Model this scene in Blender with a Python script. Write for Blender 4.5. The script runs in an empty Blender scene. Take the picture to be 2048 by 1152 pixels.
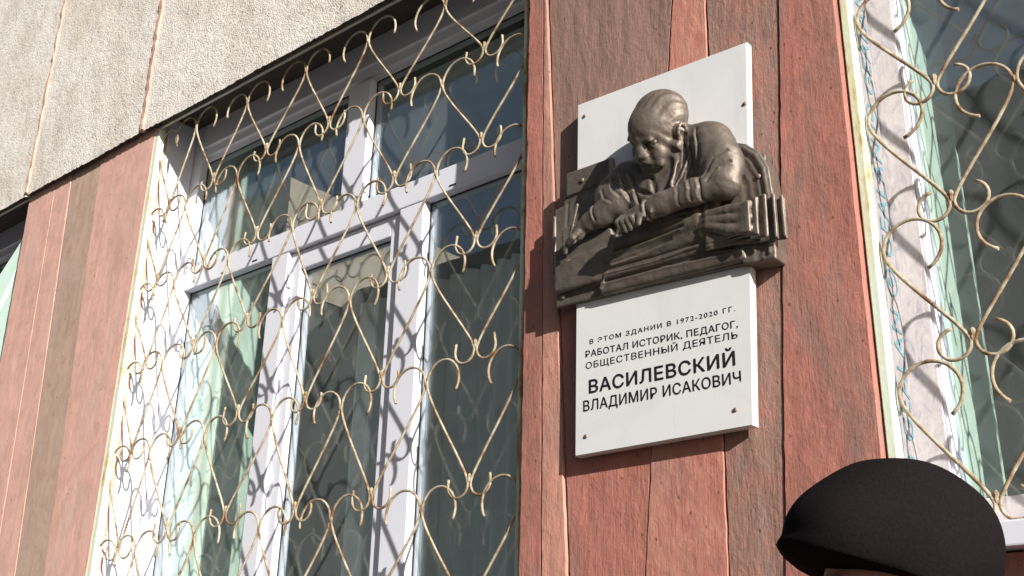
import bpy, bmesh, math, random
import numpy as np
from mathutils import Vector, Matrix

random.seed(7)
rng = np.random.RandomState(7)
C = bpy.context.scene.collection
scene = bpy.context.scene

# ------------------------------------------------------------------ camera
CAM = (0.0, -2.2, 1.6)
FPX = 2230.34
RIGHT = Vector((0.765757, 0.64283364, 0.01952282))
DOWN = Vector((-0.22503312, 0.2962542, -0.92822063))
FWD = Vector((-0.60247516, 0.70639816, 0.37151758))
cd = bpy.data.cameras.new("camera")
cd.sensor_width = 36.0
cd.lens = FPX / 2048 * 36.0
cd.clip_start = 0.05
cd.clip_end = 2000
cam = bpy.data.objects.new("camera", cd)
C.objects.link(cam)
M = Matrix.Identity(4)
for i in range(3):
    M[i][0] = RIGHT[i]; M[i][1] = -DOWN[i]; M[i][2] = -FWD[i]; M[i][3] = CAM[i]
cam.matrix_world = M
scene.camera = cam

# ------------------------------------------------------------------ light
SUN_DIR = Vector((2.4, -1.0, 1.075)).normalized()      # towards the sun
SUN_EL = math.asin(SUN_DIR.z)
w = bpy.data.worlds.new("World"); scene.world = w; w.use_nodes = True
nt = w.node_tree; nt.nodes.clear()
sky = nt.nodes.new("ShaderNodeTexSky"); sky.sky_type = 'NISHITA'; sky.sun_disc = False
sky.sun_elevation = SUN_EL
sky.sun_rotation = math.atan2(SUN_DIR.x, SUN_DIR.y)
sky.air_density = 1.0; sky.dust_density = 1.0
bg = nt.nodes.new("ShaderNodeBackground"); bg.inputs[1].default_value = 0.055
wo = nt.nodes.new("ShaderNodeOutputWorld")
nt.links.new(sky.outputs[0], bg.inputs[0]); nt.links.new(bg.outputs[0], wo.inputs[0])
sl = bpy.data.lights.new("sun", 'SUN'); sl.energy = 5.0; sl.angle = math.radians(0.5); sl.color = (1.0, 0.96, 0.905)
so = bpy.data.objects.new("sun", sl); C.objects.link(so)
so.rotation_euler = SUN_DIR.to_track_quat('Z', 'Y').to_euler()
so.location = (10, -6, 12)
scene.view_settings.view_transform = 'Standard'
scene.view_settings.look = 'None'
scene.view_settings.gamma = 1.0
scene.view_settings.exposure = 0.74
scene.cycles.max_bounces = 8
scene.cycles.transparent_max_bounces = 16

# ------------------------------------------------------------------ materials
def srgb(r, g, b):
    f = lambda c: (c / 255 / 12.92) if c / 255 <= 0.04045 else ((c / 255 + 0.055) / 1.055) ** 2.4
    return (f(r), f(g), f(b), 1.0)

class NT:
    def __init__(s, name):
        s.m = bpy.data.materials.new(name); s.m.use_nodes = True
        s.t = s.m.node_tree; s.b = s.t.nodes["Principled BSDF"]
        s.co = s.t.nodes.new("ShaderNodeTexCoord")
    def n(s, kind, **kw):
        x = s.t.nodes.new(kind)
        for k, v in kw.items(): setattr(x, k, v)
        return x
    def l(s, a, b): s.t.links.new(a, b)
    def mapped(s, scale, loc=(0, 0, 0)):
        mp = s.n("ShaderNodeMapping"); mp.inputs['Scale'].default_value = scale; mp.inputs['Location'].default_value = loc
        s.l(s.co.outputs['Object'], mp.inputs['Vector']); return mp.outputs[0]
    def noise(s, scale, detail=4, rough=0.6, vec=(1, 1, 1), loc=(0, 0, 0), dist=0.0):
        x = s.n("ShaderNodeTexNoise"); x.inputs['Scale'].default_value = scale
        x.inputs['Detail'].default_value = detail; x.inputs['Roughness'].default_value = rough
        x.inputs['Distortion'].default_value = dist
        s.l(s.mapped(vec, loc), x.inputs['Vector']); return x.outputs['Fac']
    def voro(s, scale, vec=(1, 1, 1), out='Distance', feature='F1'):
        x = s.n("ShaderNodeTexVoronoi"); x.feature = feature; x.inputs['Scale'].default_value = scale
        s.l(s.mapped(vec), x.inputs['Vector']); return x.outputs[out]
    def ramp(s, fac, stops):
        r = s.n("ShaderNodeValToRGB"); s.l(fac, r.inputs[0])
        while len(r.color_ramp.elements) < len(stops): r.color_ramp.elements.new(0.5)
        for e, (p, c) in zip(r.color_ramp.elements, stops):
            e.position = p; e.color = c if len(c) == 4 else (*c, 1)
        return r.outputs[0]
    def mix(s, fac, a, b, mode='MIX'):
        x = s.n("ShaderNodeMix", data_type='RGBA', blend_type=mode)
        if isinstance(fac, (int, float)): x.inputs[0].default_value = fac
        else: s.l(fac, x.inputs[0])
        for i, v in ((6, a), (7, b)):
            if isinstance(v, tuple): x.inputs[i].default_value = v
            else: s.l(v, x.inputs[i])
        return x.outputs[2]
    def math(s, op, a, b=0.5):
        x = s.n("ShaderNodeMath", operation=op)
        for i, v in ((0, a), (1, b)):
            if isinstance(v, (int, float)): x.inputs[i].default_value = v
            else: s.l(v, x.inputs[i])
        return x.outputs[0]
    def bump(s, h, strength=0.5, dist=0.01, prev=None):
        x = s.n("ShaderNodeBump"); x.inputs['Strength'].default_value = strength; x.inputs['Distance'].default_value = dist
        s.l(h, x.inputs['Height'])
        if prev is not None: s.l(prev, x.inputs['Normal'])
        return x.outputs[0]
    def set(s, color=None, rough=None, metal=None, normal=None, spec=None):
        b = s.b
        if color is not None:
            if isinstance(color, tuple): b.inputs['Base Color'].default_value = color
            else: s.l(color, b.inputs['Base Color'])
        if rough is not None:
            if isinstance(rough, (int, float)): b.inputs['Roughness'].default_value = rough
            else: s.l(rough, b.inputs['Roughness'])
        if metal is not None: b.inputs['Metallic'].default_value = metal
        if spec is not None: b.inputs['Specular IOR Level'].default_value = spec
        if normal is not None: s.l(normal, b.inputs['Normal'])
        return s.m

def hsv(c, k): return (c[0] * k, c[1] * k, c[2] * k, 1.0)

def mat_paint(name, base, wear, worn, seed, grain=1.0, zfade=None):
    """old oil paint on board-marked concrete: vertical streaks, worn patches, pits"""
    s = NT(name)
    up = lambda c: tuple(min(0.8, v * 1.38) for v in c[:3]) + (1.0,)
    base, worn = up(base), up(worn)
    if zfade: zfade = (zfade[0], zfade[1], up(zfade[2]))
    L = (seed * 3.1, seed * 1.7, seed * 2.3)
    streak = s.noise(9, 5, 0.65, (5, 5, 0.35), L)
    col = s.ramp(streak, [(0.3, hsv(base, 0.86)), (0.52, base), (0.72, hsv(base, 1.10))])
    mot = s.noise(14, 5, 0.7, (1, 1, 0.8), L, 0.8)
    col = s.mix(s.ramp(mot, [(0.42, (0, 0, 0)), (0.66, (0.7, 0.7, 0.7))]), col, worn)
    dirt = s.noise(3.4, 6, 0.72, (1.4, 1.4, 0.5), (L[1], L[2], L[0]), 0.8)
    col = s.mix(s.ramp(dirt, [(0.50, (0, 0, 0)), (0.68, (0.55, 0.55, 0.55))]), col, (base[1] * 1.35, base[1] * 1.0, base[1] * 0.88, 1))
    big = s.noise(2.2, 5, 0.7, (1.6, 1.6, 0.55), L, 0.5)
    col = s.mix(s.ramp(big, [(wear, (0, 0, 0)), (wear + 0.14, (1, 1, 1))]), col, worn)
    if zfade:
        sep = s.n("ShaderNodeSeparateXYZ"); s.l(s.co.outputs['Object'], sep.inputs[0])
        zz = s.math('ADD', sep.outputs['Z'], s.math('MULTIPLY', big, 0.5))
        fac = s.n("ShaderNodeMapRange"); fac.inputs[1].default_value = zfade[0]; fac.inputs[2].default_value = zfade[1]
        s.l(zz, fac.inputs[0])
        other = s.ramp(streak, [(0.3, hsv(zfade[2], 0.85)), (0.7, hsv(zfade[2], 1.15))])
        col = s.mix(fac.outputs[0], col, other)
    fine = s.noise(70, 3, 0.7, (1, 1, 0.5), L)
    col = s.mix(s.ramp(fine, [(0.62, (0, 0, 0)), (0.75, (0.28, 0.28, 0.28))]), col, srgb(214, 180, 165))
    pit = s.voro(30, (1, 1, 0.6))
    pm = s.ramp(pit, [(0.045, (1, 1, 1)), (0.10, (0, 0, 0))])
    col = s.mix(s.math('MULTIPLY', pm, 0.75), col, srgb(60, 36, 30))
    g = s.noise(26, 6, 0.7, (7, 7, 0.3), L, 0.6)
    nrm = s.bump(g, 0.24 * grain, 0.007)
    nrm = s.bump(s.noise(5, 4, 0.6, (2, 2, 0.8), L), 0.45 * grain, 0.014, nrm)
    nrm = s.bump(s.noise(38, 5, 0.75, (1, 1, 0.7), L, 0.4), 0.4 * grain, 0.006, nrm)
    nrm = s.bump(fine, 0.3, 0.002, nrm)
    nrm = s.bump(pm, -0.4, 0.004, nrm)
    return s.set(col, 0.72, 0, nrm, 0.3)

SALMON = srgb(148, 96, 84); BROWN = srgb(120, 94, 84)
m_salmon = mat_paint("salmon_paint", SALMON, 0.62, srgb(122, 84, 74), 1)
m_salmon2 = mat_paint("salmon_paint_worn", srgb(150, 97, 85), 0.54, srgb(164, 118, 102), 2)
m_brown = mat_paint("brown_paint", BROWN, 0.60, srgb(138, 88, 76), 3, 1.2)
m_brown2 = mat_paint("brown_paint_worn", srgb(124, 98, 88), 0.55, srgb(142, 94, 82), 4, 1.4)
m_brownsal = mat_paint("brown_and_salmon_paint", SALMON, 0.66, srgb(136, 88, 76), 5, 1.2, (2.85, 3.15, BROWN))
m_ridge = mat_paint("pale_edge_paint", srgb(168, 120, 104), 0.5, srgb(140, 104, 92), 6)
m_pale = mat_paint("pale_salmon", srgb(186, 146, 134), 0.52, srgb(160, 128, 114), 7, 0.5)  # paler tones of salmon and brown for the left pier
m_palebrown = mat_paint("pale_brown", srgb(158, 134, 120), 0.6, srgb(140, 114, 102), 8, 0.5)

def mat_pebble():
    s = NT("pebble_dash")
    st = s.voro(150, out='Color')
    bw = s.n("ShaderNodeRGBToBW"); s.l(st, bw.inputs[0])
    col = s.ramp(bw.outputs[0], [(0.05, srgb(178, 168, 158)), (0.3, srgb(216, 210, 202)), (0.7, srgb(232, 226, 219))])
    d = s.voro(150)
    gap = s.ramp(d, [(0.0, (0, 0, 0)), (0.75, (1, 1, 1))])
    big = s.noise(2.5, 5, 0.65)
    col = s.mix(s.ramp(big, [(0.45, (0, 0, 0)), (0.7, (0.55, 0.55, 0.55))]), col, srgb(176, 164, 146))
    spots = s.noise(46, 3, 0.75)
    col = s.mix(s.ramp(spots, [(0.62, (0, 0, 0)), (0.72, (0.85, 0.85, 0.85))]), col, srgb(112, 102, 92))
    warm = s.noise(1.1, 3, 0.6, (1, 1, 1), (4, 2, 1))
    col = s.mix(s.ramp(warm, [(0.5, (0, 0, 0)), (0.7, (0.18, 0.18, 0.18))]), col, srgb(205, 176, 130))
    h = s.math('ADD', s.math('MULTIPLY', d, -1.0), s.math('MULTIPLY', s.noise(60, 4, 0.7), 1.4))
    nrm = s.bump(h, 0.45, 0.004)
    nrm = s.bump(s.noise(9, 4, 0.6), 0.4, 0.02, nrm)
    return s.set(col, 0.9, 0, nrm, 0.2)
m_pebble = mat_pebble()

def mat_simple(name, col, rough=0.6, metal=0.0, var=0.12, scale=6, bump=0.15, bscale=40, bdist=0.002, spec=0.5):
    s = NT(name)
    n = s.noise(scale, 5, 0.65)
    c = s.ramp(n, [(0.3, hsv(col, 1 - var)), (0.7, hsv(col, 1 + var))])
    nr = s.bump(s.noise(bscale, 4, 0.6), bump, bdist)
    return s.set(c, rough, metal, nr, spec)
m_joint = mat_simple("salmon_mortar", srgb(196, 156, 138), 0.85, 0, 0.25, 10, 0.6, 30, 0.008)
m_soffit = mat_simple("dark_soffit", srgb(66, 56, 48), 0.9, 0, 0.3, 8, 0.5, 30, 0.006)
m_flash = mat_simple("grey_metal_flashing", srgb(190, 180, 166), 0.5, 0.3, 0.15)
m_pvc = mat_simple("white_plastic", srgb(216, 217, 226), 0.32, 0, 0.02, 3, 0.03, 12, 0.001)
m_gasket = mat_simple("black_gasket", srgb(40, 40, 42), 0.7)
m_mint = mat_simple("mint_wall_paint", srgb(214, 240, 226), 0.7, 0, 0.05, 5, 0.15, 25, 0.003)
m_room = mat_simple("dim_room_paint", srgb(226, 226, 220), 0.9)
m_curtain = mat_simple("grey_green_curtain", srgb(228, 232, 228), 0.95, 0, 0.1, 10)
m_asphalt = mat_simple("asphalt", (0.05, 0.05, 0.05, 1), 0.9, 0, 0.3, 3, 0.5, 60, 0.006)
m_plinth = mat_simple("grey_plinth_render", srgb(150, 140, 130), 0.9, 0, 0.2, 4, 0.5, 50, 0.006)
m_cream = mat_simple("cream_render", srgb(205, 186, 160), 0.85, 0, 0.1, 2)
m_grey_block = mat_simple("grey_panel_render", srgb(96, 92, 86), 0.9, 0, 0.15, 2)
m_cloth = mat_simple("dark_coat_cloth", srgb(38, 36, 40), 0.95, 0, 0.2, 40, 0.5, 220, 0.002, 0.2)
m_skin = mat_simple("skin", srgb(170, 120, 98), 0.5, 0, 0.08, 30, 0.15, 160, 0.001)
m_hair = mat_simple("grey_hair", srgb(92, 84, 78), 0.6, 0, 0.3, 60, 0.6, 200, 0.002)

def mat_film(k=1.0):
    s = NT("printed_protective_film")
    n = s.noise(34, 6, 0.7, (1, 1, 0.5), (0, 0, 0), 1.5)
    c = s.ramp(n, [(0.40, hsv(srgb(194, 188, 186), k)), (0.56, hsv(srgb(178, 172, 174), k)), (0.66, hsv(srgb(150, 148, 160), k))])
    b = s.noise(7, 4, 0.6, (1, 1, 0.4))
    c = s.mix(s.ramp(b, [(0.55, (0, 0, 0)), (0.7, (0.5, 0.5, 0.5))]), c, hsv(srgb(190, 182, 174), k))
    return s.set(c, 0.35, 0, s.bump(n, 0.3, 0.003))
m_film = mat_film(1.25); m_jamb_film = mat_film(0.62)  # one film in two tones: jamb copy darkened to offset its stronger sunlight
m_ink = mat_simple("faded_teal_ink", srgb(96, 134, 144), 0.6, 0, 0.35, 60)

def mat_slab():
    s = NT("white_stone_slab")
    n = s.noise(3.0, 6, 0.65, (1, 1, 1), (2, 0, 5), 1.2)
    c = s.ramp(n, [(0.35, srgb(209, 209, 209)), (0.6, srgb(217, 216, 215)), (0.75, srgb(204, 204, 205))])
    st = s.noise(7, 5, 0.7, (4, 4, 0.22), (1, 3, 2))
    c = s.mix(s.ramp(st, [(0.55, (0, 0, 0)), (0.75, (0.30, 0.30, 0.30))]), c, srgb(182, 180, 176))
    return s.set(c, 0.28, 0, s.bump(s.noise(40, 3, 0.5), 0.03, 0.001))
m_slab = mat_slab()
m_letter = mat_simple("black_letter_paint", (0.012, 0.012, 0.014, 1), 0.5)

def mat_bronze():
    s = NT("patinated_bronze")
    n = s.noise(16, 6, 0.65, (1, 1, 1), (1, 1, 1), 0.6)
    c = s.ramp(n, [(0.3, srgb(92, 83, 76)), (0.55, srgb(114, 104, 95)), (0.8, srgb(138, 126, 115))])
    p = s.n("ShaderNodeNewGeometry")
    low = s.ramp(p.outputs['Pointiness'], [(0.40, (1, 1, 1)), (0.49, (0, 0, 0))])  # hollows darkened in the colour: painted shade over the patina
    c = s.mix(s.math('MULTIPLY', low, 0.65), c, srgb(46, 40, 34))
    edge = s.ramp(p.outputs['Pointiness'], [(0.53, (0, 0, 0)), (0.62, (1, 1, 1))])  # raised edges lightened in the colour: painted highlights
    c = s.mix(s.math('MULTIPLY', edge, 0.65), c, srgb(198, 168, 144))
    g = s.noise(5, 4, 0.6, (1, 1, 1), (3, 1, 2))
    c = s.mix(s.ramp(g, [(0.5, (0, 0, 0)), (0.7, (0.35, 0.35, 0.35))]), c, srgb(112, 92, 74))
    r = s.ramp(n, [(0.3, (0.60, 0.60, 0.60)), (0.8, (0.45, 0.45, 0.45))])
    nr = s.bump(s.noise(46, 5, 0.7), 0.35, 0.004)
    nr = s.bump(s.voro(60), 0.12, 0.004, nr)
    nr = s.bump(s.noise(18, 3, 0.6), 0.35, 0.010, nr)
    return s.set(c, r, 0.55, nr)
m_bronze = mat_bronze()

def mat_glass():
    s = NT("window_glass")
    t = s.t; t.nodes.remove(s.b)
    out = t.nodes["Material Output"]
    tr = s.n("ShaderNodeBsdfTransparent"); tr.inputs[0].default_value = (0.95, 0.97, 0.96, 1)
    gl = s.n("ShaderNodeBsdfGlossy"); gl.inputs['Roughness'].default_value = 0.0; gl.inputs[0].default_value = (0.80, 0.90, 1.0, 1)
    wob = s.bump(s.noise(1.6, 2, 0.4), 0.12, 0.01)
    s.l(wob, gl.inputs['Normal'])
    fr = s.n("ShaderNodeFresnel")
    geo = s.n("ShaderNodeNewGeometry")              # the same 1.52 on both faces of the sheet
    s.l(s.math('ADD', 1.52, s.math('MULTIPLY', geo.outputs['Backfacing'], 1 / 1.52 - 1.52)), fr.inputs[0])
    f2 = s.math('ADD', 0.095, s.math('MULTIPLY', fr.outputs[0], 0.75))         # coated double glazing
    mx = s.n("ShaderNodeMixShader")
    s.l(f2, mx.inputs[0]); s.l(tr.outputs[0], mx.inputs[1]); s.l(gl.outputs[0], mx.inputs[2])
    df = s.n("ShaderNodeBsdfDiffuse"); df.inputs[0].default_value = (0.60, 0.67, 0.70, 1)
    dust_haze = s.ramp(s.noise(3.0, 5, 0.65, (1, 1, 0.5)), [(0.3, (0.04, 0.04, 0.04)), (0.75, (0.09, 0.09, 0.09))])  # dirty glass plus painted haze that lifts the dark panes
    m2 = s.n("ShaderNodeMixShader"); s.l(dust_haze, m2.inputs[0]); s.l(mx.outputs[0], m2.inputs[1]); s.l(df.outputs[0], m2.inputs[2])
    s.l(m2.outputs[0], out.inputs[0]); return s.m
m_glass = mat_glass()

def mat_wire():
    s = NT("rusty_cream_wire")
    n = s.noise(22, 5, 0.7)
    c = s.ramp(n, [(0.36, srgb(112, 80, 54)), (0.48, srgb(152, 134, 108)), (0.6, srgb(178, 169, 149))])
    return s.set(c, 0.75, 0.0, s.bump(s.noise(120, 3, 0.6), 0.4, 0.002), 0.25)
m_wire = mat_wire()
def mat_bar():
    s = NT("chipped_mint_bar_paint")
    n = s.noise(12, 5, 0.7, (1, 1, 0.35))
    c = s.ramp(n, [(0.36, srgb(160, 130, 86)), (0.46, srgb(206, 206, 170)), (0.6, srgb(206, 222, 202))])
    return s.set(c, 0.6, 0, s.bump(s.noise(60, 4, 0.6), 0.4, 0.003))
m_bar = mat_bar()
def mat_cap():
    s = NT("black_wool")
    n = s.noise(260, 4, 0.7)
    c = s.ramp(n, [(0.3, (0.009, 0.0072, 0.0077, 1)), (0.7, (0.014, 0.0112, 0.0119, 1))])
    return s.set(c, 1.0, 0, s.bump(n, 0.35, 0.002), 0.02)
m_cap = mat_cap()

# ------------------------------------------------------------------ helpers
def link(name, me, mats, parent=None):
    o = bpy.data.objects.new(name, me); C.objects.link(o)
    for m in (mats if isinstance(mats, (list, tuple)) else [mats]): me.materials.append(m)
    if parent is not None: o.parent = parent
    return o
def from_bm(name, bm, mats, parent=None, smooth=False):
    me = bpy.data.meshes.new(name); bmesh.ops.recalc_face_normals(bm, faces=bm.faces[:]); bm.to_mesh(me); bm.free()
    if smooth:
        for p in me.polygons: p.use_smooth = True
    return link(name, me, mats, parent)
def tag(o, label=None, cat=None, group=None, kind=None):
    if label: o['label'] = label
    if cat: o['category'] = cat
    if group: o['group'] = group
    if kind: o['kind'] = kind
    return o
def thing(name, label, cat, loc, group=None):
    o = bpy.data.objects.new(name, None); C.objects.link(o); o.empty_display_size = 0.2
    o.location = (0, 0, 0)
    return tag(o, label, cat, group)
def box(bm, x0, x1, y0, y1, z0, z1, bev=0.0, mi=0):
    vs = [bm.verts.new((x, y, z)) for x in (x0, x1) for y in (y0, y1) for z in (z0, z1)]
    F = [(0, 1, 3, 2), (4, 6, 7, 5), (0, 4, 5, 1), (2, 3, 7, 6), (0, 2, 6, 4), (1, 5, 7, 3)]
    fs = [bm.faces.new([vs[i] for i in f]) for f in F]
    for f in fs: f.material_index = mi
    if bev > 0:
        es = list({e for f in fs for e in f.edges})
        r = bmesh.ops.bevel(bm, geom=es, offset=bev, segments=2, affect='EDGES', profile=0.6)
        for f in r['faces']: f.material_index = mi
def prism(bm, poly, y0, y1, bev=0.0):
    a = [bm.verts.new((x, y0, z)) for x, z in poly]; b = [bm.verts.new((x, y1, z)) for x, z in poly]
    fs = [bm.faces.new(a), bm.faces.new(b[::-1])]
    n = len(poly)
    for i in range(n): fs.append(bm.faces.new((a[i], a[(i + 1) % n], b[(i + 1) % n], b[i])))
    if bev > 0:
        es = [e for e in fs[0].edges]
        bmesh.ops.bevel(bm, geom=es, offset=bev, segments=2, affect='EDGES')
def tube(bm, pts, r, seg=8):
    pts = [Vector(p) for p in pts]; rings = []
    n = len(pts); prevn = None
    for i, p in enumerate(pts):
        t = (pts[min(i + 1, n - 1)] - pts[max(i - 1, 0)]).normalized()
        ref = Vector((0, 1, 0)) if prevn is None else prevn
        u = (ref - t * ref.dot(t))
        if u.length < 1e-4: u = Vector((1, 0, 0)) - t * t.x
        u.normalize(); prevn = u; v = t.cross(u)
        rr = r if not callable(r) else r(i / (n - 1))
        rings.append([bm.verts.new(p + (u * math.cos(a) + v * math.sin(a)) * rr) for a in [2 * math.pi * k / seg for k in range(seg)]])
    for i in range(n - 1):
        for k in range(seg):
            f = bm.faces.new((rings[i][k], rings[i][(k + 1) % seg], rings[i + 1][(k + 1) % seg], rings[i + 1][k])); f.smooth = True
    bm.faces.new(rings[0][::-1]); bm.faces.new(rings[-1])

# ---- signed distance sculpting: smooth unions meshed with surface nets
class Sculpt:
    def __init__(s, lo, hi, h):
        s.lo = np.array(lo, float); s.h = h
        s.n = np.ceil((np.array(hi) - s.lo) / h).astype(int) + 1
        s.F = np.full(s.n, 0.2, np.float32)
        s.ax = [s.lo[i] + h * np.arange(s.n[i]) for i in range(3)]
    def _blk(s, lo, hi):
        a = np.clip(np.floor((np.array(lo) - s.lo) / s.h).astype(int), 0, s.n); b = np.clip(np.ceil((np.array(hi) - s.lo) / s.h).astype(int) + 1, 0, s.n)
        sl_ = tuple(slice(a[i], b[i]) for i in range(3))
        if any(b[i] <= a[i] for i in range(3)): return None
        X, Y, Z = np.meshgrid(*[s.ax[i][sl_[i]] for i in range(3)], indexing='ij')
        return sl_, X, Y, Z
    def _join(s, sl_, d, k, cut=False):
        F = s.F[sl_]
        if cut:
            d = -d
            if k <= 0: s.F[sl_] = np.maximum(F, d); return
            h = np.clip(k - np.abs(F - d), 0, None) / k
            s.F[sl_] = np.maximum(F, d) + h * h * k * 0.25; return
        if k <= 0: s.F[sl_] = np.minimum(F, d); return
        h = np.clip(k - np.abs(F - d), 0, None) / k
        s.F[sl_] = np.minimum(F, d) - h * h * k * 0.25
    def ell(s, c, r, axes=None, k=0.01, cut=False):
        c = np.array(c, float); r = np.array(r, float); m = max(r) + k + 4 * s.h
        B = s._blk(c - m, c + m)
        if B is None: return s
        sl_, X, Y, Z = B
        p = np.stack([X - c[0], Y - c[1], Z - c[2]], -1)
        if axes is not None: p = p @ np.array(axes, float).T
        k0 = np.linalg.norm(p / r, axis=-1); k1 = np.linalg.norm(p / (r * r), axis=-1) + 1e-9
        s._join(sl_, (k0 * (k0 - 1) / k1).astype(np.float32), k, cut); return s
    def cap(s, a, b, ra, rb=None, k=0.01, cut=False, flat=None):
        rb = ra if rb is None else rb
        a = np.array(a, float); b = np.array(b, float); m = max(ra, rb) + k + 4 * s.h
        B = s._blk(np.minimum(a, b) - m, np.maximum(a, b) + m)
        if B is None: return s
        sl_, X, Y, Z = B
        pa = np.stack([X - a[0], Y - a[1], Z - a[2]], -1); ba = b - a
        t = np.clip((pa @ ba) / (ba @ ba + 1e-12), 0, 1)
        q = pa - t[..., None] * ba
        if flat is not None: q = q / np.array(flat, float)
        s._join(sl_, (np.linalg.norm(q, axis=-1) - (ra + (rb - ra) * t)).astype(np.float32), k, cut); return s
    def chain(s, pts, k=0.01, cut=False, flat=None):
        for (p, r), (q, r2) in zip(pts[:-1], pts[1:]): s.cap(p, q, r, r2, k, cut, flat)
        return s
    def rbox(s, c, half, rad=0.004, axes=None, k=0.005, cut=False):
        c = np.array(c, float); half = np.array(half, float); m = np.linalg.norm(half) + rad + k + 4 * s.h
        B = s._blk(c - m, c + m)
        if B is None: return s
        sl_, X, Y, Z = B
        p = np.stack([X - c[0], Y - c[1], Z - c[2]], -1)
        if axes is not None: p = p @ np.array(axes, float).T
        q = np.abs(p) - (half - rad)
        d = np.linalg.norm(np.maximum(q, 0), axis=-1) + np.minimum(q.max(-1), 0) - rad
        s._join(sl_, d.astype(np.float32), k, cut); return s
    def poly(s, pts, h0, h1, k=0.004, rad=0.003):
        """polygon in axes 0 and 2, extruded along axis 1"""
        X, Z = np.meshgrid(s.ax[0], s.ax[2], indexing='ij')
        d = np.full(X.shape, 1e9); sg = np.ones(X.shape)
        n = len(pts)
        for i in range(n):
            ax_, az = pts[i]; bx, bz = pts[i - 1]
            ex, ez = bx - ax_, bz - az; wx, wz = X - ax_, Z - az
            t = np.clip((wx * ex + wz * ez) / (ex * ex + ez * ez), 0, 1)
            d = np.minimum(d, (wx - ex * t) ** 2 + (wz - ez * t) ** 2)
            c1 = Z >= az; c2 = Z < bz; c3 = ex * wz > ez * wx
            flip = (c1 & c2 & c3) | (~c1 & ~c2 & ~c3)
            sg = np.where(flip, -sg, sg)
        d2 = (sg * np.sqrt(d))[:, None, :] + rad
        Y = s.ax[1][None, :, None]
        dy = np.abs(Y - (h0 + h1) / 2) - (h1 - h0) / 2 + rad
        D = np.minimum(np.maximum(d2, dy), 0) + np.sqrt(np.maximum(d2, 0) ** 2 + np.maximum(dy, 0) ** 2) - rad
        s._join((slice(None),) * 3, D.astype(np.float32), k); return s
    def crease(s, pts, w=0.003, depth=0.004, lip=0.5):
        """carve a line into whatever surface lies under it (axes 0 and 2), with a raised lip beside it"""
        for (x0, z0), (x1, z1) in zip(pts[:-1], pts[1:]):
            X, Z = np.meshgrid(s.ax[0], s.ax[2], indexing='ij')
            ex, ez = x1 - x0, z1 - z0
            t = ((X - x0) * ex + (Z - z0) * ez) / (ex * ex + ez * ez)
            fade = np.clip(np.minimum(t + 0.08, 1.08 - t) / 0.16, 0, 1); t = np.clip(t, 0, 1)
            side = np.sign((X - x0) * ez - (Z - z0) * ex)
            d = np.hypot(X - x0 - ex * t, Z - z0 - ez * t)
            g = np.exp(-(d / w) ** 2) - lip * np.exp(-((d - 2.1 * w) / (1.1 * w)) ** 2) * (side > 0)
            s.F += (depth * fade * g)[:, None, :].astype(np.float32)
        return s
    def mesh(s, name, mats, parent=None, xf=None):
        F = s.F; F[0], F[-1], F[:, 0], F[:, -1], F[:, :, 0], F[:, :, -1] = 1, 1, 1, 1, 1, 1
        S = F < 0; n = F.shape
        cnt = np.zeros([k - 1 for k in n], np.int8)
        for dx in (0, 1):
            for dy in (0, 1):
                for dz in (0, 1): cnt += S[dx:n[0] - 1 + dx, dy:n[1] - 1 + dy, dz:n[2] - 1 + dz]
        act = (cnt > 0) & (cnt < 8)
        idx = np.argwhere(act); vid = np.full(act.shape, -1, np.int64); vid[act] = np.arange(len(idx))
        acc = np.zeros((len(idx), 3)); num = np.zeros(len(idx))
        cor = [(x, y, z) for x in (0, 1) for y in (0, 1) for z in (0, 1)]
        for a in cor:
            for ax_ in range(3):
                if a[ax_] == 1: continue
                b = list(a); b[ax_] = 1
                fa = F[idx[:, 0] + a[0], idx[:, 1] + a[1], idx[:, 2] + a[2]]; fb = F[idx[:, 0] + b[0], idx[:, 1] + b[1], idx[:, 2] + b[2]]
                mk = (fa < 0) != (fb < 0)
                t = np.where(mk, fa / np.where(mk, fa - fb, 1), 0)
                p = np.tile(np.array(a, float), (len(idx), 1)); p[:, ax_] += t
                acc[mk] += p[mk]; num[mk] += 1
        V = s.lo + (idx + acc / num[:, None]) * s.h
        quads = []
        for ax_ in range(3):
            o1, o2 = [(1, 2), (2, 0), (0, 1)][ax_]
            sl0 = [slice(None)] * 3; sl1 = [slice(None)] * 3
            sl0[ax_] = slice(0, -1); sl1[ax_] = slice(1, None)
            A = S[tuple(sl0)]; B = S[tuple(sl1)]
            e = np.argwhere(A != B)
            e = e[(e[:, o1] > 0) & (e[:, o2] > 0) & (e[:, o1] < n[o1] - 1) & (e[:, o2] < n[o2] - 1)]
            fl = A[e[:, 0], e[:, 1], e[:, 2]]
            def g(d1, d2):
                q = e.copy(); q[:, o1] -= d1; q[:, o2] -= d2; return vid[q[:, 0], q[:, 1], q[:, 2]]
            Q = np.stack([g(1, 1), g(0, 1), g(0, 0), g(1, 0)], 1)
            Q[~fl] = Q[~fl][:, ::-1]
            quads.append(Q)
        Q = np.concatenate(quads); Q = Q[(Q >= 0).all(1)]
        if xf is not None: V, rev = xf(V); Q = Q[:, ::-1] if rev else Q
        me = bpy.data.meshes.new(name)
        me.vertices.add(len(V)); me.vertices.foreach_set("co", V.astype(np.float32).ravel())
        me.loops.add(Q.size); me.loops.foreach_set("vertex_index", Q.astype(np.int32).ravel())
        me.polygons.add(len(Q)); me.polygons.foreach_set("loop_start", np.arange(0, Q.size, 4, dtype=np.int32))
        me.polygons.foreach_set("use_smooth", np.ones(len(Q), bool))
        me.update(calc_edges=True); me.validate()
        return link(name, me, mats, parent)
FLAT = 0.66
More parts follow.
